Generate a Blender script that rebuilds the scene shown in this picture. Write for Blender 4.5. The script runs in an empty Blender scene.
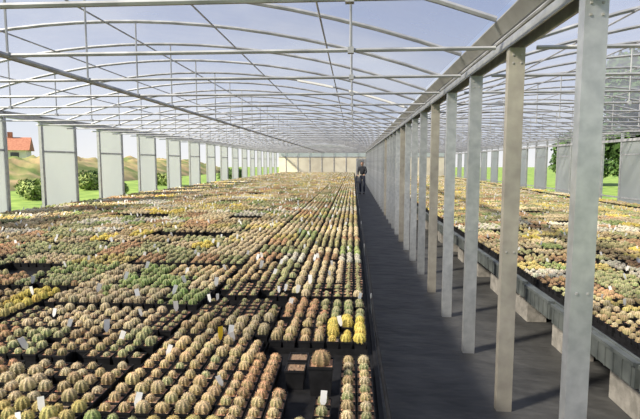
import bpy, math, random
from mathutils import Vector, Matrix, noise
random.seed(7)
sc = bpy.context.scene
COL = sc.collection
try:
    sc.view_settings.view_transform = 'Standard'
except Exception:
    pass

# ------------------------------------------------------------------ materials
def new_mat(name):
    m = bpy.data.materials.new(name); m.use_nodes = True
    nt = m.node_tree
    return m, nt, nt.nodes['Principled BSDF'], nt.nodes['Material Output']

def mat_noise(name, c1, c2, scale=5.0, rough=0.7, metal=0.0, bump=0.0, bscale=None, spec=0.5, detail=4, rnd=0.0, coord='Object'):
    m, nt, b, o = new_mat(name)
    N, L = nt.nodes, nt.links
    tc = N.new('ShaderNodeTexCoord')
    n = N.new('ShaderNodeTexNoise'); n.inputs['Scale'].default_value = scale; n.inputs['Detail'].default_value = detail
    L.new(tc.outputs[coord], n.inputs['Vector'])
    r = N.new('ShaderNodeValToRGB')
    r.color_ramp.elements[0].position = 0.35; r.color_ramp.elements[1].position = 0.65
    r.color_ramp.elements[0].color = (*c1, 1); r.color_ramp.elements[1].color = (*c2, 1)
    L.new(n.outputs['Fac'], r.inputs['Fac'])
    last = r.outputs['Color']
    if rnd > 0:
        oi = N.new('ShaderNodeObjectInfo')
        mr = N.new('ShaderNodeMapRange'); mr.inputs['To Min'].default_value = 1 - rnd; mr.inputs['To Max'].default_value = 1 + rnd
        L.new(oi.outputs['Random'], mr.inputs['Value'])
        hs = N.new('ShaderNodeHueSaturation'); L.new(mr.outputs['Result'], hs.inputs['Value']); L.new(last, hs.inputs['Color'])
        last = hs.outputs['Color']
    L.new(last, b.inputs['Base Color'])
    b.inputs['Roughness'].default_value = rough; b.inputs['Metallic'].default_value = metal
    b.inputs['Specular IOR Level'].default_value = spec
    if bump > 0:
        n2 = N.new('ShaderNodeTexNoise'); n2.inputs['Scale'].default_value = bscale or scale * 3
        L.new(tc.outputs[coord], n2.inputs['Vector'])
        bp = N.new('ShaderNodeBump'); bp.inputs['Strength'].default_value = bump; bp.inputs['Distance'].default_value = 0.02
        L.new(n2.outputs['Fac'], bp.inputs['Height']); L.new(bp.outputs['Normal'], b.inputs['Normal'])
    return m

M_galv = mat_noise('galvanised_steel', (.38,.40,.42), (.50,.52,.535), 14, .38, .5, .01, 30, rnd=.15, detail=8)
M_galv2 = mat_noise('weathered_tan_steel', (.30,.28,.245), (.40,.38,.325), 8, .5, .3, .01, 30, rnd=.1)
M_frame = mat_noise('roof_tube_steel', (.31,.32,.34), (.50,.51,.53), 6, .5, .25)
M_gutter = mat_noise('gutter_steel', (.33,.33,.32), (.46,.46,.45), 4, .55, .2)
M_concrete = mat_noise('concrete', (.22,.21,.19), (.36,.34,.31), 12, .9, 0, .3, 60)
M_black = mat_noise('black_plastic', (.010,.010,.011), (.020,.020,.022), 20, .65, spec=.2)
M_tray = mat_noise('grey_tray_plastic', (.06,.07,.07), (.13,.145,.14), 6, .6)
M_cream = mat_noise('cream_wall_paint', (.60,.55,.43), (.72,.68,.55), 1.5, .9)
M_label_glint = mat_noise('white_label_plastic_and_glint', (.82,.82,.8), (.9,.9,.88), 10, .5)  # plant labels, and the sun glint painted on one roof arch
M_yellow = mat_noise('yellow_label_plastic', (.8,.55,.02), (.9,.62,.03), 10, .5)
M_grass = mat_noise('grass', (.10,.20,.03), (.26,.38,.08), 1.2, .95, 0, .5, 8)
M_dry = mat_noise('dry_grass_earth', (.13,.19,.05), (.44,.33,.18), .5, .95, 0, .8, 5, detail=8)
M_leaf = mat_noise('foliage', (.02,.06,.012), (.07,.14,.03), 2.5, .8)
M_leafL = mat_noise('foliage_light', (.10,.17,.04), (.26,.32,.10), 2.5, .8)
M_bark = mat_noise('bark', (.08,.05,.03), (.18,.13,.09), 9, .95, 0, .5)
M_tile = mat_noise('terracotta_tile', (.32,.13,.08), (.44,.2,.13), 4, .9)
M_render = mat_noise('white_house_render', (.7,.68,.63), (.8,.78,.74), 2, .9)
M_glassd = mat_noise('dark_window_pane', (.03,.04,.05), (.06,.07,.09), 2, .15)
M_wood = mat_noise('grey_timber', (.2,.17,.13), (.34,.3,.24), 8, .85)

def mat_mat():
    m, nt, b, o = new_mat('woven_weed_mat')
    N, L = nt.nodes, nt.links
    tc = N.new('ShaderNodeTexCoord')
    n = N.new('ShaderNodeTexNoise'); n.inputs['Scale'].default_value = 2.2; n.inputs['Detail'].default_value = 6
    L.new(tc.outputs['Object'], n.inputs['Vector'])
    r = N.new('ShaderNodeValToRGB'); r.color_ramp.elements[0].position = .3; r.color_ramp.elements[1].position = .75
    r.color_ramp.elements[0].color = (.042,.043,.044,1); r.color_ramp.elements[1].color = (.098,.098,.096,1)
    L.new(n.outputs['Fac'], r.inputs['Fac']); L.new(r.outputs['Color'], b.inputs['Base Color'])
    mp = N.new('ShaderNodeMapping'); mp.inputs['Scale'].default_value = (2.2, 4, 1)
    mp.inputs['Rotation'].default_value = (0,0,.15)
    L.new(tc.outputs['Object'], mp.inputs['Vector'])
    n2 = N.new('ShaderNodeTexNoise'); n2.inputs['Scale'].default_value = 1.5; n2.inputs['Detail'].default_value = 2
    L.new(mp.outputs['Vector'], n2.inputs['Vector'])
    bp = N.new('ShaderNodeBump'); bp.inputs['Strength'].default_value = .7; bp.inputs['Distance'].default_value = .07
    L.new(n2.outputs['Fac'], bp.inputs['Height']); L.new(bp.outputs['Normal'], b.inputs['Normal'])
    b.inputs['Roughness'].default_value = .6
    b.inputs['Specular IOR Level'].default_value = .3
    return m
M_mat = mat_mat()

def film_mat(name, tint, fac_lo, fac_hi, body, scale=(1,1,1)):
    m = bpy.data.materials.new(name); m.use_nodes = True
    nt = m.node_tree; N, L = nt.nodes, nt.links
    for x in list(N):
        if x.type != 'OUTPUT_MATERIAL': N.remove(x)
    o = [x for x in N if x.type == 'OUTPUT_MATERIAL'][0]
    tr = N.new('ShaderNodeBsdfTransparent'); tr.inputs[0].default_value = (*tint, 1)
    tl = N.new('ShaderNodeBsdfTranslucent'); tl.inputs[0].default_value = (*body, 1)
    df = N.new('ShaderNodeBsdfDiffuse'); df.inputs[0].default_value = (*body, 1)
    m1 = N.new('ShaderNodeMixShader'); m1.inputs[0].default_value = .35
    L.new(tl.outputs[0], m1.inputs[1]); L.new(df.outputs[0], m1.inputs[2])
    tc = N.new('ShaderNodeTexCoord'); mp = N.new('ShaderNodeMapping'); mp.inputs['Scale'].default_value = scale
    n = N.new('ShaderNodeTexNoise'); n.inputs['Scale'].default_value = 1; n.inputs['Detail'].default_value = 5
    L.new(tc.outputs['Object'], mp.inputs['Vector']); L.new(mp.outputs['Vector'], n.inputs['Vector'])
    mr = N.new('ShaderNodeMapRange'); mr.inputs['From Min'].default_value = .3; mr.inputs['From Max'].default_value = .7
    mr.inputs['To Min'].default_value = fac_lo; mr.inputs['To Max'].default_value = fac_hi
    L.new(n.outputs['Fac'], mr.inputs['Value'])
    m2 = N.new('ShaderNodeMixShader'); L.new(mr.outputs['Result'], m2.inputs[0])
    L.new(tr.outputs[0], m2.inputs[1]); L.new(m1.outputs[0], m2.inputs[2]); L.new(m2.outputs[0], o.inputs['Surface'])
    return m
M_film = film_mat('roof_plastic_film', (.88,.91,.97), .30, .55, (.40,.44,.53), (.5,.9,1))
M_panel = film_mat('frosted_wall_sheet', (.85,.88,.88), .80, .92, (.60,.63,.66), (.8,.8,.6))

def col_mat(name, rough=.8, val=.2, nscale=400, lo=.6, hi=1.4):
    m, nt, b, o = new_mat(name)
    N, L = nt.nodes, nt.links
    a = N.new('ShaderNodeAttribute'); a.attribute_name = 'Col'
    oi = N.new('ShaderNodeObjectInfo')
    mr = N.new('ShaderNodeMapRange'); mr.inputs['To Min'].default_value = 1 - val; mr.inputs['To Max'].default_value = 1 + val
    L.new(oi.outputs['Random'], mr.inputs['Value'])
    hs = N.new('ShaderNodeHueSaturation'); L.new(mr.outputs['Result'], hs.inputs['Value']); L.new(a.outputs['Color'], hs.inputs['Color'])
    tc = N.new('ShaderNodeTexCoord')
    n = N.new('ShaderNodeTexNoise'); n.inputs['Scale'].default_value = nscale; n.inputs['Detail'].default_value = 1
    L.new(tc.outputs['Object'], n.inputs['Vector'])
    mr2 = N.new('ShaderNodeMapRange'); mr2.inputs['From Min'].default_value = .3; mr2.inputs['From Max'].default_value = .7
    mr2.inputs['To Min'].default_value = lo; mr2.inputs['To Max'].default_value = hi
    L.new(n.outputs['Fac'], mr2.inputs['Value'])
    vm = N.new('ShaderNodeVectorMath'); vm.operation = 'SCALE'
    L.new(hs.outputs['Color'], vm.inputs[0]); L.new(mr2.outputs['Result'], vm.inputs['Scale'])
    L.new(vm.outputs['Vector'], b.inputs['Base Color'])
    b.inputs['Roughness'].default_value = rough
    b.inputs['Specular IOR Level'].default_value = .25
    return m
M_cact = col_mat('cactus_skin', .7, nscale=250, lo=.75, hi=1.25)
M_spine = col_mat('cactus_spines', .7, nscale=60, lo=.8, hi=1.2)
M_gravel = col_mat('gravel_topdressing', .95, nscale=260)

# ------------------------------------------------------------------ mesh builder
class MB:
    def __init__(s): s.v=[]; s.f=[]; s.m=[]; s.c=[]; s.mats=[]
    def mi(s, mat):
        if mat not in s.mats: s.mats.append(mat)
        return s.mats.index(mat)
    def add(s, vs, fs, mat, col=(1,1,1)):
        o=len(s.v); s.v.extend(vs); k=s.mi(mat)
        if isinstance(col, list): s.c.extend(col)
        else: s.c.extend([col]*len(vs))
        for f in fs: s.f.append(tuple(i+o for i in f)); s.m.append(k)
    def box(s, x0,x1,y0,y1,z0,z1, mat, col=(1,1,1)):
        vs=[(x0,y0,z0),(x1,y0,z0),(x1,y1,z0),(x0,y1,z0),(x0,y0,z1),(x1,y0,z1),(x1,y1,z1),(x0,y1,z1)]
        s.add(vs,[(0,3,2,1),(4,5,6,7),(0,1,5,4),(1,2,6,5),(2,3,7,6),(3,0,4,7)],mat,col)
    def path(s, pts, r, mat, n=6, radii=None, cap=True):
        pts=[Vector(p) for p in pts]; vs=[]; fs=[]
        for i,p in enumerate(pts):
            d=(pts[min(i+1,len(pts)-1)]-pts[max(i-1,0)]).normalized()
            up=Vector((0,0,1)) if abs(d.z)<.9 else Vector((0,1,0))
            a=d.cross(up).normalized(); b=a.cross(d).normalized()
            rr=radii[i] if radii else r
            for k in range(n):
                t=2*math.pi*k/n
                q=p+a*math.cos(t)*rr+b*math.sin(t)*rr; vs.append(tuple(q))
        for i in range(len(pts)-1):
            for k in range(n):
                k2=(k+1)%n; fs.append((i*n+k,i*n+k2,(i+1)*n+k2,(i+1)*n+k))
        if cap:
            fs.append(tuple(range(n-1,-1,-1))); fs.append(tuple(range((len(pts)-1)*n,len(pts)*n)))
        s.add(vs,fs,mat)
    def obj(s, name, col=None, smooth=False, loc=None, link=True):
        me=bpy.data.meshes.new(name); me.from_pydata(s.v,[],s.f)
        for m in s.mats: me.materials.append(m)
        me.polygons.foreach_set('material_index', s.m)
        if smooth: me.polygons.foreach_set('use_smooth',[True]*len(s.f))
        ca=me.color_attributes.new('Col','FLOAT_COLOR','POINT')
        flat=[]
        for c in s.c: flat.extend((c[0],c[1],c[2],1))
        ca.data.foreach_set('color', flat)
        me.update()
        o=bpy.data.objects.new(name,me)
        if loc: o.location=loc
        if link: (col or COL).objects.link(o)
        return o

def jit(c, a, rng=random):
    k=1+rng.uniform(-a,a)
    return tuple(max(0,min(1,x*k*(1+rng.uniform(-a*.3,a*.3)))) for x in c)

# ------------------------------------------------------------------ cactus / pots
def pot(mb, cx, cy, z0, w=.066, h=.062, grav=(.3,.2,.15)):
    t=w/2; b=t*.78
    def ring(r,z): return [(cx-r,cy-r,z),(cx+r,cy-r,z),(cx+r,cy+r,z),(cx-r,cy+r,z)]
    rim=.010
    vs=ring(b,z0)+ring(t*.93,z0+h-rim)+ring(t,z0+h-rim)+ring(t,z0+h)+ring(t*.9,z0+h)+ring(t*.88,z0+h-.008)
    fs=[]
    for l in range(5):
        for k in range(4):
            k2=(k+1)%4; fs.append((l*4+k,l*4+k2,l*4+4+k2,l*4+4+k))
    fs.append((3,2,1,0))
    mb.add(vs,fs,M_black)
    mb.add(ring(t*.89,z0+h-.007),[(0,1,2,3)],M_gravel,grav)
    for i in range(9):
        x=cx+random.uniform(-.8,.8)*t; y=cy+random.uniform(-.8,.8)*t; s=random.uniform(.0025,.005)*w/.066
        z=z0+h-.006; c=jit(grav,.5)
        mb.add([(x-s,y,z),(x,y-s,z),(x+s,y,z),(x,y+s,z),(x,y,z+s)],[(0,1,4),(1,2,4),(2,3,4),(3,0,4)],M_gravel,c)

def cactus(mb, cx, cy, z0, r, h, ribs, body, tip, spine, slen, dens=4, ph=None):
    ph = random.uniform(0,6.28) if ph is None else ph
    rows=7; n=ribs*2; vs=[]; cs=[]; fs=[]
    prof=[]
    for i in range(rows):
        t=i/(rows-1)
        a=-0.6+t*(math.pi/2+.6)*.92
        prof.append((math.cos(a)**.8, (math.sin(a)+math.sin(.6))/(1+math.sin(.6))))
    for i,(pr,pz) in enumerate(prof):
        for k in range(n):
            a=ph+2*math.pi*k/n
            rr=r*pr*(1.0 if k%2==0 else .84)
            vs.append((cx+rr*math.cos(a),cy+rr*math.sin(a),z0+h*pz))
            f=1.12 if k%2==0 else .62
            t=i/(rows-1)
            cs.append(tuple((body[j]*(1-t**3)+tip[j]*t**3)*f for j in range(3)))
    vs.append((cx,cy,z0+h*.97)); cs.append(tip)
    for i in range(rows-1):
        for k in range(n):
            k2=(k+1)%n; fs.append((i*n+k,i*n+k2,(i+1)*n+k2,(i+1)*n+k))
    top=(rows-1)*n
    for k in range(n): fs.append((top+k,top+(k+1)%n,len(vs)-1))
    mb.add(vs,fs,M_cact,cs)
    sv=[];sf=[];sc_=[]
    for i in range(1,rows):
        pr,pz=prof[i]
        for k in range(0,n,2):
            a=ph+2*math.pi*k/n
            p=Vector((cx+r*pr*math.cos(a),cy+r*pr*math.sin(a),z0+h*pz))
            nr=Vector((math.cos(a)*pr,math.sin(a)*pr,max(.1,pz-.3))).normalized()
            tg=Vector((-math.sin(a),math.cos(a),0)); bt=nr.cross(tg)
            for q in range(dens):
                w=random.uniform(0,6.28)
                d=(nr*random.uniform(.15,.7)+tg*math.cos(w)+bt*math.sin(w)).normalized()
                sd=d.cross(nr).normalized()*.0009
                e=p+d*slen*random.uniform(.7,1.1)
                o=len(sv); sv+= [tuple(p+sd),tuple(p-sd),tuple(e)]; sf.append((o,o+1,o+2))
                c=jit(spine,.25); sc_+= [c,c,c]
    mb.add(sv,sf,M_spine,sc_)

def label(mb, x, y, z, mat=M_label_glint, s=1.0, rz=None):
    rz = random.uniform(-.5,.5) if rz is None else rz
    tx=random.uniform(-.3,.3)
    w=.009*s; hh=.045*s
    M=Matrix.Translation((x,y,z)) @ Matrix.Rotation(rz,4,'Z') @ Matrix.Rotation(tx,4,'X') @ Matrix.Rotation(random.uniform(-.4,.4),4,'Y')
    pts=[(-w*.3,0,0),(w*.3,0,0),(w,0,hh*.3),(w,0,hh),(-w,0,hh),(-w,0,hh*.3)]
    vs=[tuple(M@Vector((px,-.0006,pz))) for px,_,pz in pts]+[tuple(M@Vector((px,.0006,pz))) for px,_,pz in pts]
    fs=[(0,1,2,3,4,5),(11,10,9,8,7,6)]+[(i,i+6,(i+1)%6+6,(i+1)%6) for i in range(6)]
    mb.add(vs,fs,mat)

RG=(.50,.29,.18); TG=(.58,.45,.28); DG=(.30,.20,.13)
SPEC=[ # body, tip, spine, r, h, ribs, slen, dens, gravel
 ((.34,.29,.14),(.58,.44,.25),(.76,.58,.36),.0255,.038,9,.007,3,RG),   #0 brown olive
 ((.27,.31,.14),(.46,.43,.22),(.70,.60,.37),.0248,.037,8,.007,3,RG),   #1 grey green
 ((.54,.45,.10),(.86,.70,.18),(.95,.74,.23),.0275,.046,9,.010,6,TG),   #2 golden
 ((.50,.47,.36),(.76,.70,.56),(.92,.85,.70),.0265,.040,9,.009,5,TG),   #3 white
 ((.28,.30,.13),(.40,.37,.19),(.64,.50,.32),.017,.023,7,.006,2,RG),    #4 small on red gravel
 ((.32,.25,.13),(.58,.36,.20),(.72,.45,.27),.0255,.038,8,.010,4,RG),   #5 red spine
 ((.22,.31,.10),(.38,.44,.17),(.68,.62,.36),.0255,.042,8,.007,3,TG),   #6 green
 ((.43,.36,.20),(.68,.55,.36),(.86,.72,.48),.0258,.038,9,.008,5,RG),   #7 tan
 ((.37,.36,.17),(.60,.53,.27),(.82,.70,.42),.0230,.056,8,.008,4,DG),   #8 short column
 ((.46,.41,.15),(.70,.58,.23),(.84,.67,.30),.0255,.040,9,.008,4,TG),   #9 olive gold
]
NX,NY,P=7,5,.07
lib=bpy.data.collections.new('cactus_tray_library')
NVAR=3
for si,S in enumerate(SPEC):
    for v in range(NVAR):
        random.seed(100+si*10+v)
        mb=MB()
        hx=NX*P/2; hy=NY*P/2
        mb.box(-hx+.004,hx-.004,-hy+.004,hy-.004,0,.004,M_black)
        for (a,b,c,d) in ((-hx+.002,-hx+.005,-hy+.002,hy-.002),(hx-.005,hx-.002,-hy+.002,hy-.002),(-hx+.005,hx-.005,-hy+.002,-hy+.005),(-hx+.005,hx-.005,hy-.005,hy-.002)):
            mb.box(a,b,c,d,0,.03,M_black)
        alt=random.choice([0,1,6,5,7,9]); cut=random.randint(2,5) if v>=1 else 99
        for i in range(NX):
            for j in range(NY):
                if random.random()<.07: continue
                cx=-hx+P*(i+.5)+random.uniform(-.003,.003); cy=-hy+P*(j+.5)+random.uniform(-.003,.003)
                SS=SPEC[alt] if (i>=cut or random.random()<.06) else S
                body,tip,sp,r,h,ribs,sl,de,g=SS
                pot(mb,cx,cy,.005,w=.063,grav=jit(g,.25))
                k=random.uniform(.60,1.17)
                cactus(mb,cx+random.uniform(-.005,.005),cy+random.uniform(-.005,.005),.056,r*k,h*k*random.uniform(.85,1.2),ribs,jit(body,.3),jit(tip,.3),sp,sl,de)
        for q in range(random.choice([0,1,1,2])):
            label(mb,random.uniform(-hx,hx)*.9,random.uniform(-hy,hy)*.9,.072,s=random.uniform(1.0,1.4))
        o=mb.obj('v_%02d'%(si*NVAR+v),link=False)
        lib.objects.link(o)

# ------------------------------------------------------------------ geometry-nodes scatter of trays
ng=bpy.data.node_groups.new('tray_scatter','GeometryNodeTree')
ng.interface.new_socket('Geometry',in_out='INPUT',socket_type='NodeSocketGeometry')
ng.interface.new_socket('Geometry',in_out='OUTPUT',socket_type='NodeSocketGeometry')
gi=ng.nodes.new('NodeGroupInput'); go=ng.nodes.new('NodeGroupOutput')
ip=ng.nodes.new('GeometryNodeInstanceOnPoints'); ci=ng.nodes.new('GeometryNodeCollectionInfo')
ci.inputs['Collection'].default_value=lib; ci.inputs['Separate Children'].default_value=True; ci.inputs['Reset Children'].default_value=True
na=ng.nodes.new('GeometryNodeInputNamedAttribute'); na.data_type='INT'; na.inputs['Name'].default_value='vid'
nr=ng.nodes.new('GeometryNodeInputNamedAttribute'); nr.data_type='FLOAT'; nr.inputs['Name'].default_value='rz'
cx=ng.nodes.new('ShaderNodeCombineXYZ')
L=ng.links
L.new(gi.outputs[0],ip.inputs['Points']); L.new(ci.outputs[0],ip.inputs['Instance'])
ip.inputs['Pick Instance'].default_value=True
L.new(na.outputs['Attribute'],ip.inputs['Instance Index'])
L.new(nr.outputs['Attribute'],cx.inputs['Z']); L.new(cx.outputs[0],ip.inputs['Rotation'])
L.new(ip.outputs[0],go.inputs[0])

def scatter(name, pts):
    me=bpy.data.meshes.new(name); me.from_pydata([p[0] for p in pts],[],[])
    a=me.attributes.new('vid','INT','POINT'); a.data.foreach_set('value',[p[1] for p in pts])
    a=me.attributes.new('rz','FLOAT','POINT'); a.data.foreach_set('value',[p[2] for p in pts])
    o=bpy.data.objects.new(name,me); COL.objects.link(o)
    md=o.modifiers.new('trays','NODES'); md.node_group=ng
    return o

ZL=.76
ZR=.50
OV=[(-2.1,2.85,.4,2),(-1.75,4.85,.45,2),(-.9,5.4,.4,9),(-2.6,5.6,.5,2),(-3.3,6.95,.8,3),(-1.6,7.6,.5,3),(-.6,9.0,.8,3),(-4.6,10,.8,3),(-2.5,9,.7,9),(-1.0,6.6,.5,9),
    (-.75,3.1,.5,4),(-.8,2.5,.35,0),(-.7,1.7,.35,0),(-1.3,1.7,.45,0),(-1.5,2.4,.4,1),(-.2,2.6,.2,9),(-.2,3.0,.2,5),(-.2,3.4,.2,4),(-.3,1.4,.3,0),(-.2,3.9,.3,4),(-1.0,3.8,.5,0),(-2.4,3.9,.4,6),(-1.3,3.2,.35,7),(-1.0,2.1,.3,0),(-1.4,4.3,.4,1)]
Wt=[0,0,0,0,1,1,1,3,3,2,4,4,5,5,7,7,9,9,9,6,8,8]
def layout(x_edge, nblk, sgn, y0, y1, z, skip=None, seed=1):
    random.seed(seed)
    pts=[]; sw=NX*P+.012; bw=2*sw+.012
    for b in range(nblk):
        y=y0+(random.uniform(0,.25) if b else 0)
        while y<y1:
            rows=random.choice([1,1,2,2,3]); kind=random.choice(Wt)
            sh_=random.uniform(-.04,.04) if b else 0
            for r in range(rows):
                if y>y1: break
                for c in range(2):
                    x=x_edge+sgn*(bw*b+sw*(c+.5))+sh_*.12+random.uniform(-.003,.003); yy=y+random.uniform(-.01,.01)
                    if skip and skip(x,yy): continue
                    if yy>2.6 and random.random()<.02: continue
                    s=kind if random.random()<.66 else random.choice(Wt)
                    for (ox,oy,rr,os) in OV:
                        if sgn<0 and abs(x-ox)<rr*.8 and abs(yy-oy)<rr*.45: s=os
                    pts.append(((x,yy,z),s*NVAR+random.randrange(NVAR),random.choice((0,math.pi))+random.uniform(-.015,.015)))
                y+=NY*P+.014
            if random.random()<.5: y+=random.uniform(.04,.13)
    return pts
def skipL(x,y): return x>-.45 and y<2.14
LP=layout(.085,6,-1,.9,41,ZL,skipL,3)
scatter('potted_cactus_collection',LP)
RP=layout(1.78,5,1,1.0,41,ZR,None,9)+[((7.4,1.2+.37*i,ZR),random.choice(Wt)*NVAR,0) for i in range(107)]
scatter('potted_cactus_collection.001',RP)

def single(name,x,y,z,w,h,S,lab=None):
    mb=MB(); pot(mb,0,0,0,w,h,RG)
    body,tip,sp,r,hh,ribs,sl,de,g=S
    k=w/.066*random.uniform(.8,1.02)
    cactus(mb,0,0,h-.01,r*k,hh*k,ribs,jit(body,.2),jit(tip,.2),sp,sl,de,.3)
    if lab: label(mb,0,-w*.38,h-.01,lab,1.3,0.1)
    return mb.obj(name,loc=(x,y,z+.001))
single('potted_cactus',-.125,1.93,ZL,.105,.125,SPEC[5])
random.seed(5)
i=0
yy=1.15
while yy<2.12:
    for xx in (-.015,.052):
        single('potted_cactus.%03d'%(i+1),xx,yy,ZL,.062,.06,SPEC[(1,0,7)[i%3]]); i+=1
    yy+=.068
for (xx,yy,lb) in ((-.105,1.73,M_label_glint),(-.105,1.65,None),(-.105,1.57,None),(-.105,1.49,None),(-.175,1.57,None),(-.175,1.49,None),(-.175,1.41,None),(-.105,1.41,None)):
    single('potted_cactus.%03d'%(i+1),xx,yy,ZL,.062,.06,SPEC[1],lb); i+=1
for xx in (-.41,-.342,-.274):
    yy=1.15
    while yy<(2.11 if xx<-.3 else 1.80):
        single('potted_cactus.%03d'%(i+1),xx,yy,ZL,.062,.06,SPEC[0 if yy<1.7 else 5]); i+=1
        yy+=.068
for q,(xx,yy) in enumerate(((-.235,2.08),(-.235,1.97))):
    mb=MB(); pot(mb,0,0,0,.085,.085,DG); mb.obj('plant_pot' if q==0 else 'plant_pot.%03d'%q,loc=(xx,yy,ZL+.001))
random.seed(11)
def biglabel(name,x,y,z,mat,rz):
    mb=MB(); label(mb,0,0,0,mat,1.5,rz); mb.obj(name,loc=(x,y,z))
for i,(x,y,m,r) in enumerate([(-.64,2.28,M_yellow,.9),(-1.02,2.72,M_label_glint,.2),(-1.25,2.35,M_label_glint,.6),(-.3,3.4,M_label_glint,0),(-.75,3.9,M_label_glint,.3),(-1.35,2.95,M_label_glint,.5),(-.6,2.3,M_label_glint,.5),(-1.5,2.1,M_label_glint,.5),(-1.7,3.1,M_label_glint,.2),(-.95,3.3,M_label_glint,.2)]):
    biglabel('plant_label' if i==0 else 'plant_label.%03d'%i,x,y,ZL+.075,m,r)

# ------------------------------------------------------------------ benches
def sag(y,a=.01): return a*math.sin(y*3.1)+a*.6*math.sin(y*7.7+1)
mb=MB()
mb.box(-6.15,.10,.3,41.3,ZL-.03,ZL,M_black)
mb.box(-6.15,.115,.28,.31,ZL-.05,ZL+.02,M_wood)
mb.box(.10,.118,.3,41.3,ZL-.06,ZL+.015,M_black)
vs=[];fs=[]; ny=330; nz=6
for j in range(ny):
    y=.3+41.0*j/(ny-1)
    for k in range(nz):
        t=k/(nz-1)
        vs.append((.12+.06*t+ sag(y,.012)*t+.01*math.sin(y*23+k)*t, y, (ZL-.01)*(1-t)+.004))
for j in range(ny-1):
    for k in range(nz-1):
        a=j*nz+k; fs.append((a,a+1,a+nz+1,a+nz))
mb.add(vs,fs,M_mat)
for y in range(1,41,2):
    for x in (-6.0,-4.5,-3,-1.5,-.1):
        mb.box(x-.1,x+.1,y-.1,y+.1,.003,ZL-.03,M_concrete)
mb.path([(.135+.006*math.sin(y*1.7),y,ZL+.03+.008*math.sin(y*2.3)) for y in [0.4+.25*i for i in range(160)]],.008,M_black,6)
for i in range(20):
    y=1.2+2*i; mb.path([(.125,y,ZL-.1),(.125,y,ZL+.07)],.005,M_galv,5)
mb.obj('plant_bench')

mb=MB()
mb.box(1.72,7.85,.3,41.3,ZR-.03,ZR,M_black)
mb.box(1.70,1.72,.3,41.3,ZR-.05,ZR+.03,M_tray)
random.seed(4)
y=1.0
while y<40.6:
    l=.58; dz=random.uniform(-.015,.015)
    mb.box(1.66,1.70,y,y+l,ZR-.12+dz,ZR+.035+dz,M_tray)
    mb.box(1.645,1.66,y,y+l,ZR+.015+dz,ZR+.04+dz,M_tray)
    for k in range(6):
        yy=y+.03+k*.1; mb.box(1.652,1.66,yy,yy+.012,ZR-.12+dz,ZR+.015+dz,M_tray)
    y+=l+.05
for i in range(39):
    y=1.1+i*1.03
    for x in (1.86,3.3,4.8,6.3,7.6):
        mb.box(x,x+.2,y,y+.38,.003,.215,M_concrete); mb.box(x+.005,x+.195,y+.01,y+.37,.225,ZR-.06,M_concrete)
        mb.box(x-.02,x+.22,y+.1,y+.2,ZR-.06,ZR-.03,M_wood)
mb.obj('plant_bench.001')

# ------------------------------------------------------------------ floor
mb=MB()
nx,ny=24,420; vs=[];fs=[]
for i in range(nx+1):
    for j in range(ny+1):
        x=-6.6+15.0*i/nx; y=-3+45*j/ny
        vs.append((x,y,.0+.003*noise.noise(Vector((x*2.5,y*3,0)))))
for i in range(nx):
    for j in range(ny):
        a=i*(ny+1)+j; fs.append((a,a+ny+1,a+ny+2,a+1))
mb.add(vs,fs,M_mat)
mb.obj('floor',smooth=True)

# ------------------------------------------------------------------ support posts
def make_post(name,x,y,h,mat,w=.10,d=.06,s=1):
    mb=MB(); t=.005
    mb.box(-w/2,w/2,0,t,.0,h,mat)
    for sx in (-1,1):
        a=sx*w/2; x0,x1=sorted((a,a-sx*t))
        mb.box(x0,x1,t,d,0,h,mat)
        x0,x1=sorted((a-sx*t,a-sx*.022)); mb.box(x0,x1,d-t,d,0,h,mat)
    for sx in (-1,1):
        for zz in (h-.10,h-.05,1.1):
            mb.box(-w/2+.02 if sx<0 else w/2-.03, -w/2+.03 if sx<0 else w/2-.02, -.006,0,zz,zz+.01,M_gutter)
    o=mb.obj(name,loc=(x,y,0)); return o
PX=1.04; PY0=3.28-2*1.03; SP=1.03; NP=38
tans={2,5,9,14}
for i in range(NP):
    o=make_post('support_post' if i==0 else 'support_post.%03d'%i, PX, PY0+i*SP, 2.425, M_galv2 if i in tans else M_galv)

mb=MB()
def prism(mb,prof,y0,y1,mat):
    n=len(prof); vs=[(x,y0,z) for x,z in prof]+[(x,y1,z) for x,z in prof]
    fs=[(i,(i+1)%n,(i+1)%n+n,i+n) for i in range(n)]
    mb.add(vs,fs+[tuple(range(n)),tuple(range(2*n-1,n-1,-1))],mat)
mb.box(PX-.055,PX-.045,-2,41.4,2.43,2.52,M_galv); mb.box(PX+.045,PX+.055,-2,41.4,2.43,2.52,M_galv)
mb.box(PX-.055,PX+.055,-2,41.4,2.515,2.52,M_galv)
prism(mb,[(PX-.13,2.60),(PX-.07,2.53),(PX+.07,2.53),(PX+.13,2.60),(PX+.13,2.592),(PX+.073,2.521),(PX-.073,2.521),(PX-.13,2.592)],-2,41.4,M_gutter)
mb.path([(PX-.10,-2,2.47),(PX-.10,41.4,2.47)],.012,M_frame)
mb.path([(PX+.10,-2,2.47),(PX+.10,41.4,2.47)],.012,M_frame)
mb.obj('rain_gutter')

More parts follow.
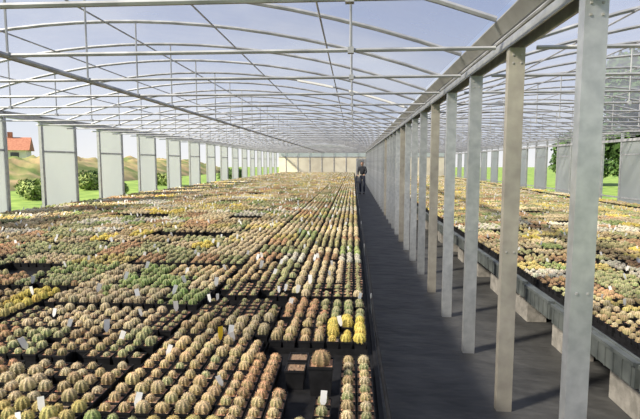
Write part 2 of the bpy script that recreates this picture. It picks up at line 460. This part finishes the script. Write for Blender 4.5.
# ------------------------------------------------------------------ roof
def bay(xa,xb,zg,rise,name_f,name_s,rails,last=41.4,tz=2.43,pipe=None):
    xc=(xa+xb)/2; hw=(xb-xa)/2
    def zz(x): return zg+rise*(1-((x-xc)/hw)**2)
    mb=MB()
    for i in range(-3,NP):
        y=PY0+i*SP+.03
        mb.path([(xa+(xb-xa)*k/20,y,zz(xa+(xb-xa)*k/20)) for k in range(21)],.019,M_frame,6)
        mb.path([(xa,y,tz),(xb,y,tz)],.014,M_frame,6)
        for rx in rails:
            mb.path([(rx,y,tz),(rx,y,zz(rx))],.009,M_frame,5)
            mb.box(rx-.02,rx+.02,y-.02,y+.02,tz-.02,tz+.02,M_frame)
    for k in range(1,6):
        x=xa+(xb-xa)*k/6
        mb.path([(x,-2,zz(x)-.02),(x,last,zz(x)-.02)],.009,M_frame,6)
    if pipe:
        mb.path([(pipe,-2,2.425),(pipe,41,2.425)],.022,M_frame,8)
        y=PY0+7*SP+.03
        for x0,x1 in ((-.95,-.35),(-.08,.85)):  # sun glint on this arch, painted as two white strips
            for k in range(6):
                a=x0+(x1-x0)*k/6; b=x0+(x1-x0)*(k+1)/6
                mb.add([(a,y-.05,zz(a)-.025),(b,y-.05,zz(b)-.025),(b,y+.05,zz(b)-.022),(a,y+.05,zz(a)-.022)],[(0,1,2,3)],M_label_glint)
                mb.add([(a,y-.05,zz(a)+.005),(b,y-.05,zz(b)+.005),(b,y-.05,zz(b)-.025),(a,y-.05,zz(a)-.025)],[(0,1,2,3)],M_label_glint)
    mb.obj(name_f)
    mb=MB(); vs=[];fs=[]; n=40
    for k in range(n+1):
        x=xa+(xb-xa)*k/n
        vs+= [(x,-2,zz(x)+.025),(x,last,zz(x)+.025)]
    for k in range(n): fs.append((2*k,2*k+2,2*k+3,2*k+1))
    mb.add(vs,fs,M_film)
    mb.obj(name_s,smooth=True)
XL=-6.3; XR=8.0
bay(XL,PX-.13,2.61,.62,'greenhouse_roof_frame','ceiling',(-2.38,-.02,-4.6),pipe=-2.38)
bay(PX+.13,XR,2.61,.62,'greenhouse_roof_frame.001','ceiling.001',(3.4,5.8))

# ------------------------------------------------------------------ walls
def side_wall(name,X,ystart,per,wd,ztop,k0):
    mb=MB()
    mb.box(X-.05,X+.05,-2,41.4,0,.25,M_concrete)
    mb.box(X-.04,X+.04,-2,41.4,ztop,ztop+.08,M_frame)
    mb.box(X-.03,X+.03,-2,41.4,2.56,2.62,M_frame)
    mb.box(X-.02,X+.02,-2,41.4,.62,.66,M_frame)
    k=k0
    while True:
        y=ystart+per*k
        if y+wd>41: break
        mb.box(X-.03,X+.03,y-.035,y+.035,0,2.6,M_galv)
        mb.box(X-.03,X+.03,y+wd-.035,y+wd+.035,0,2.6,M_galv)
        mb.box(X-.008,X+.008,y+.035,y+wd-.035,.25,ztop,M_panel)
        mb.box(X-.015,X+.015,y+.035,y+wd-.035,1.9,1.93,M_frame)
        k+=1
    mb.obj(name)
side_wall('wall_left',XL,9.6,2.26,1.20,2.50,-5)
side_wall('wall_right',XR,14.1,2.3,1.20,2.30,-6)
mb=MB()
Y1=41.5
mb.box(XL,XR,Y1,Y1+.12,0,2.1,M_cream)
for x in [XL+.6+1.02*i for i in range(14)]:
    mb.box(x-.03,x+.03,Y1-.03,Y1,0,2.9,M_frame)
mb.box(XL,XR,Y1-.03,Y1,2.1,2.16,M_frame)
for xa,xb in ((XL,PX),(PX,XR)):
    xc=(xa+xb)/2;hw=(xb-xa)/2;vs=[];fs=[]
    for k in range(21):
        x=xa+(xb-xa)*k/20; vs+=[(x,Y1+.05,2.1),(x,Y1+.05,2.55+.62*(1-((x-xc)/hw)**2))]
    for k in range(20): fs.append((2*k,2*k+2,2*k+3,2*k+1))
    mb.add(vs,fs,M_panel)
mb.obj('wall_back')
mb=MB()
mb.box(.25,1.0,Y1-.08,Y1-.035,0,2.0,M_frame); mb.box(.33,.92,Y1-.09,Y1-.08,1.0,1.9,M_panel); mb.box(.33,.92,Y1-.09,Y1-.08,.1,.9,M_cream)
mb.path([(.9,Y1-.12,1.0),(.9,Y1-.12,1.12)],.01,M_gutter)
mb.obj('door_1')

# ------------------------------------------------------------------ outside
mb=MB(); vs=[];fs=[]; n=70
for i in range(n+1):
    for j in range(n+1):
        x=-110+220*i/n; y=-30+200*j/n
        vs.append((x,y,-.06+ (0 if -9<x<11 else .12*noise.noise(Vector((x*.2,y*.2,0))))))
for i in range(n):
    for j in range(n):
        a=i*(n+1)+j; fs.append((a,a+n+1,a+n+2,a+1))
mb.add(vs,fs,M_grass); mb.obj('grass_ground',smooth=True)
mb=MB(); vs=[];fs=[]; n=160;m_=32
for i in range(n+1):
    t=i/n; y=12+80*t
    for j in range(m_+1):
        s=j/m_; x=-21-13*s
        h=2.6*math.sin(math.pi*s)**.8
        h*= .8+.3*noise.noise(Vector((x*.15,y*.15,3)))+.22*noise.noise(Vector((x*.9,y*.9,7)))
        vs.append((x,y,-.1+max(0,h)*min(1,t*6,(1-t)*6)))
for i in range(n):
    for j in range(m_):
        a=i*(m_+1)+j; fs.append((a,a+m_+1,a+m_+2,a+1))
mb.add(vs,fs,M_dry); mb.obj('dry_grass_bank',smooth=True)

def foliage(mb,c,r,n,mat,s=.12):
    for i in range(n):
        d=Vector((random.gauss(0,1),random.gauss(0,1),random.gauss(0,1))).normalized()
        p=Vector(c)+Vector((d.x*r[0],d.y*r[1],d.z*r[2]))*random.uniform(.55,1)
        if p.z<0: continue
        a=Vector((random.uniform(-1,1),random.uniform(-1,1),random.uniform(-1,1))).normalized()
        b=a.cross(d)
        if b.length<.1: continue
        b.normalize(); q=s*random.uniform(.6,1.3)
        mb.add([tuple(p-a*q),tuple(p+b*q*.5),tuple(p+a*q),tuple(p-b*q*.5)],[(0,1,2,3)],mat)
def tree(name,x,y,h,rad,mat,seed):
    random.seed(seed); mb=MB()
    mb.path([(0,0,-.1),(.05,.03,h*.3),(-.05,0,h*.6),(0,.05,h*.85)],.1,M_bark,8,radii=[.16,.12,.09,.03])
    for k in range(7):
        a=k*2.4; z=h*(.25+.08*k); e=Vector((math.cos(a)*rad*.6,math.sin(a)*rad*.6,z+h*.12))
        mb.path([(0,0,z),tuple(e)],.03,M_bark,5,radii=[.05,.015])
        foliage(mb,e,(rad*.55,rad*.55,rad*.5),900,mat,.15)
    foliage(mb,(0,0,h*.85),(rad*.6,rad*.6,rad*.5),700,mat,.15)
    mb.obj(name,loc=(x,y,0))
trees=[(10.9,18.8,6.0,1.9),(10.9,14.4,6.0,2.0),(17,30,3.4,1.7),(17,38,3.6,2.0)]
for i,(x,y,h,r) in enumerate(trees): tree('tree' if i==0 else 'tree.%03d'%i,x,y,h,r,M_leaf,20+i)
random.seed(50)
sh=[(-15,22,.8,M_leafL),(-17,30,1.0,M_leafL),(-13,26,.6,M_leafL),(-14,36,.9,M_leafL),(-11,44,1.2,M_leaf),(-17.5,25.5,.8,M_leafL),(-18.5,34,1.1,M_leaf)]
for i,(x,y,r,m) in enumerate(sh):
    mb=MB(); mb.path([(0,0,-.05),(0,.02,r*.6)],.03,M_bark,5)
    for k in range(5): foliage(mb,(random.uniform(-r,r)*.7,random.uniform(-r,r)*.7,r*.45),(r*.6,r*.6,r*.55),260,m,.12)
    mb.obj('shrub' if i==0 else 'shrub.%03d'%i,loc=(x,y,0))
mb=MB()
mb.box(-4,4,-3,3,-.1,3.4,M_render)
vs=[(-4.4,-3.5,3.3),(4.4,-3.5,3.3),(4.4,3.5,3.3),(-4.4,3.5,3.3),(-4.4,0,5.2),(4.4,0,5.2)]
mb.add(vs,[(0,1,5,4),(2,3,4,5),(0,4,3),(1,2,5),(3,2,1,0)],M_tile)
for k in (-2.6,0,2.6): mb.box(k-.5,k+.5,-3.05,-3,1.9,3.0,M_glassd)
mb.box(1.5,2.1,-.3,.3,4.3,5.9,M_tile)
o=mb.obj('house',loc=(-50,66,0)); o.rotation_euler=(0,0,.5)

# ------------------------------------------------------------------ person
M_cloth=mat_noise('dark_jacket',(.02,.022,.03),(.04,.042,.05),8,.9)
M_jean=mat_noise('dark_trousers',(.025,.03,.05),(.045,.05,.075),8,.9)
M_skin=mat_noise('skin',(.5,.3,.21),(.56,.35,.25),8,.6)
M_hair=mat_noise('hair',(.02,.013,.01),(.05,.03,.02),30,.7)
root=bpy.data.objects.new('person',None); COL.objects.link(root); root.location=(.485,26.0,0.006); root.rotation_euler=(0,0,math.radians(-12))
def skin(name,verts,edges,rad,mat,rootv=0,sub=2):
    me=bpy.data.meshes.new(name); me.from_pydata(verts,edges,[]); me.materials.append(mat)
    o=bpy.data.objects.new(name,me); COL.objects.link(o); o.parent=root
    md=o.modifiers.new('skin','SKIN'); md.use_smooth_shade=True
    for i,r in enumerate(rad):
        sv=me.skin_vertices[0].data[i]; rr=r if isinstance(r,tuple) else (r,r); sv.radius=rr; sv.use_root=(i==rootv)
    s=o.modifiers.new('sub','SUBSURF'); s.levels=sub; s.render_levels=sub
    return o
skin('trousers',[(0,.02,.95),(-.09,.02,.88),(-.10,.0,.50),(-.10,.04,.10),(.09,.02,.88),(.11,-.05,.50),(.11,.0,.10),(0,.01,1.02)],
     [(0,1),(1,2),(2,3),(0,4),(4,5),(5,6),(0,7)],[(.15,.11),.095,.066,.05,.095,.066,.05,(.15,.10)],M_jean)
skin('shoes',[(-.10,.05,.05),(-.10,-.05,.045),(-.10,-.15,.035)],[(0,1),(1,2)],[.045,.045,.035],M_hair)
skin('shoe_2',[(.11,.01,.05),(.11,-.09,.045),(.11,-.19,.035)],[(0,1),(1,2)],[.045,.045,.035],M_hair)
skin('jacket',[(0,.01,1.0),(0,.0,1.2),(0,-.03,1.38),(0,-.04,1.47),(-.17,-.03,1.40),(-.22,-.05,1.15),(-.18,-.24,1.02),(.17,-.03,1.40),(.23,-.07,1.15),(.16,-.28,1.05)],
     [(0,1),(1,2),(2,3),(2,4),(4,5),(5,6),(2,7),(7,8),(8,9)],[(.15,.11),(.15,.105),(.14,.10),.06,.07,.052,.04,.07,.052,.04],M_cloth)
skin('head',[(0,-.04,1.46),(0,-.05,1.54),(0,-.08,1.60),(0,-.075,1.68),(0,-.175,1.61)],[(0,1),(1,2),(2,3),(2,4)],[.05,.055,(.07,.085),(.07,.085),.014],M_skin)
skin('hair_cap',[(0,-.03,1.60),(0,-.055,1.68),(0,-.065,1.72)],[(0,1),(1,2)],[(.078,.07),(.08,.09),(.06,.075)],M_hair)
for sx,nm in ((-1,'hand_left'),(1,'hand_right')):
    bx,by,bz=(-.18,-.25,1.015) if sx<0 else (.16,-.29,1.045)
    vs=[(bx,by,bz),(bx,by-.05,bz-.01)];ed=[(0,1)];rd=[(.028,.02),(.034,.017)]
    for q in range(4):
        a=len(vs); ox=(q-1.5)*.02; ln=[.06,.075,.07,.055][q]
        vs+=[(bx+ox,by-.085,bz-.015),(bx+ox,by-.085-ln*.5,bz-.03),(bx+ox,by-.085-ln*.8,bz-.055)]
        ed+=[(1,a),(a,a+1),(a+1,a+2)]; rd+=[.009,.0085,.0075]
    a=len(vs); vs+=[(bx-sx*.035,by-.04,bz-.01),(bx-sx*.055,by-.075,bz-.02)]; ed+=[(0,a),(a,a+1)]; rd+=[.011,.009]
    skin(nm,vs,ed,rd,M_skin,0,1)
mb=MB()
for sx in (-1,1):
    mb.box(sx*.03-.011,sx*.03+.011,-.168,-.155,1.628,1.640,M_hair); mb.box(sx*.078-.008,sx*.078+.008,-.085,-.055,1.59,1.65,M_skin)
mb.box(-.025,.025,-.166,-.150,1.562,1.570,M_tile)
f=mb.obj('face_features'); f.parent=root

# ------------------------------------------------------------------ world & sun
w=bpy.data.worlds.new('sky'); sc.world=w; w.use_nodes=True
nt=w.node_tree; N=nt.nodes; L=nt.links
bg=N['Background']
tc=N.new('ShaderNodeTexCoord'); sx=N.new('ShaderNodeSeparateXYZ'); L.new(tc.outputs['Generated'],sx.inputs[0])
rp=N.new('ShaderNodeValToRGB'); L.new(sx.outputs['Z'],rp.inputs['Fac'])
e=rp.color_ramp.elements; e[0].position=0; e[0].color=(.98,.98,.98,1); e[1].position=1; e[1].color=(.22,.29,.55,1)
x=rp.color_ramp.elements.new(.09); x.color=(.72,.79,.92,1)
x=rp.color_ramp.elements.new(.28); x.color=(.38,.47,.70,1)
nz=N.new('ShaderNodeTexNoise'); nz.inputs['Scale'].default_value=3.0; nz.inputs['Detail'].default_value=7
mp=N.new('ShaderNodeMapping'); mp.inputs['Scale'].default_value=(1,1,2.6); L.new(tc.outputs['Generated'],mp.inputs[0]); L.new(mp.outputs[0],nz.inputs['Vector'])
cr=N.new('ShaderNodeValToRGB'); cr.color_ramp.elements[0].position=.46; cr.color_ramp.elements[1].position=.80; L.new(nz.outputs['Fac'],cr.inputs['Fac'])
mx=N.new('ShaderNodeMixRGB'); L.new(cr.outputs['Color'],mx.inputs['Fac']); L.new(rp.outputs['Color'],mx.inputs['Color1']); mx.inputs['Color2'].default_value=(1,1,1,1)
L.new(mx.outputs['Color'],bg.inputs['Color']); bg.inputs['Strength'].default_value=.95
sd=bpy.data.lights.new('sun','SUN'); sd.energy=11.5; sd.angle=math.radians(6); sd.color=(1,.88,.69)
so=bpy.data.objects.new('sun',sd); COL.objects.link(so); so.location=(-10,-5,20)
so.rotation_euler=Vector((.70,.42,-.62)).to_track_quat('-Z','Y').to_euler()

# ------------------------------------------------------------------ camera
cd=bpy.data.cameras.new('camera'); cam=bpy.data.objects.new('camera',cd); COL.objects.link(cam)
cd.sensor_width=36; cd.lens=36*490/640; cd.clip_end=500; cd.clip_start=.05
cam.location=(0,0,1.7)
cam.rotation_euler=(math.radians(90-5.54),0,math.radians(3.85))
sc.camera=cam
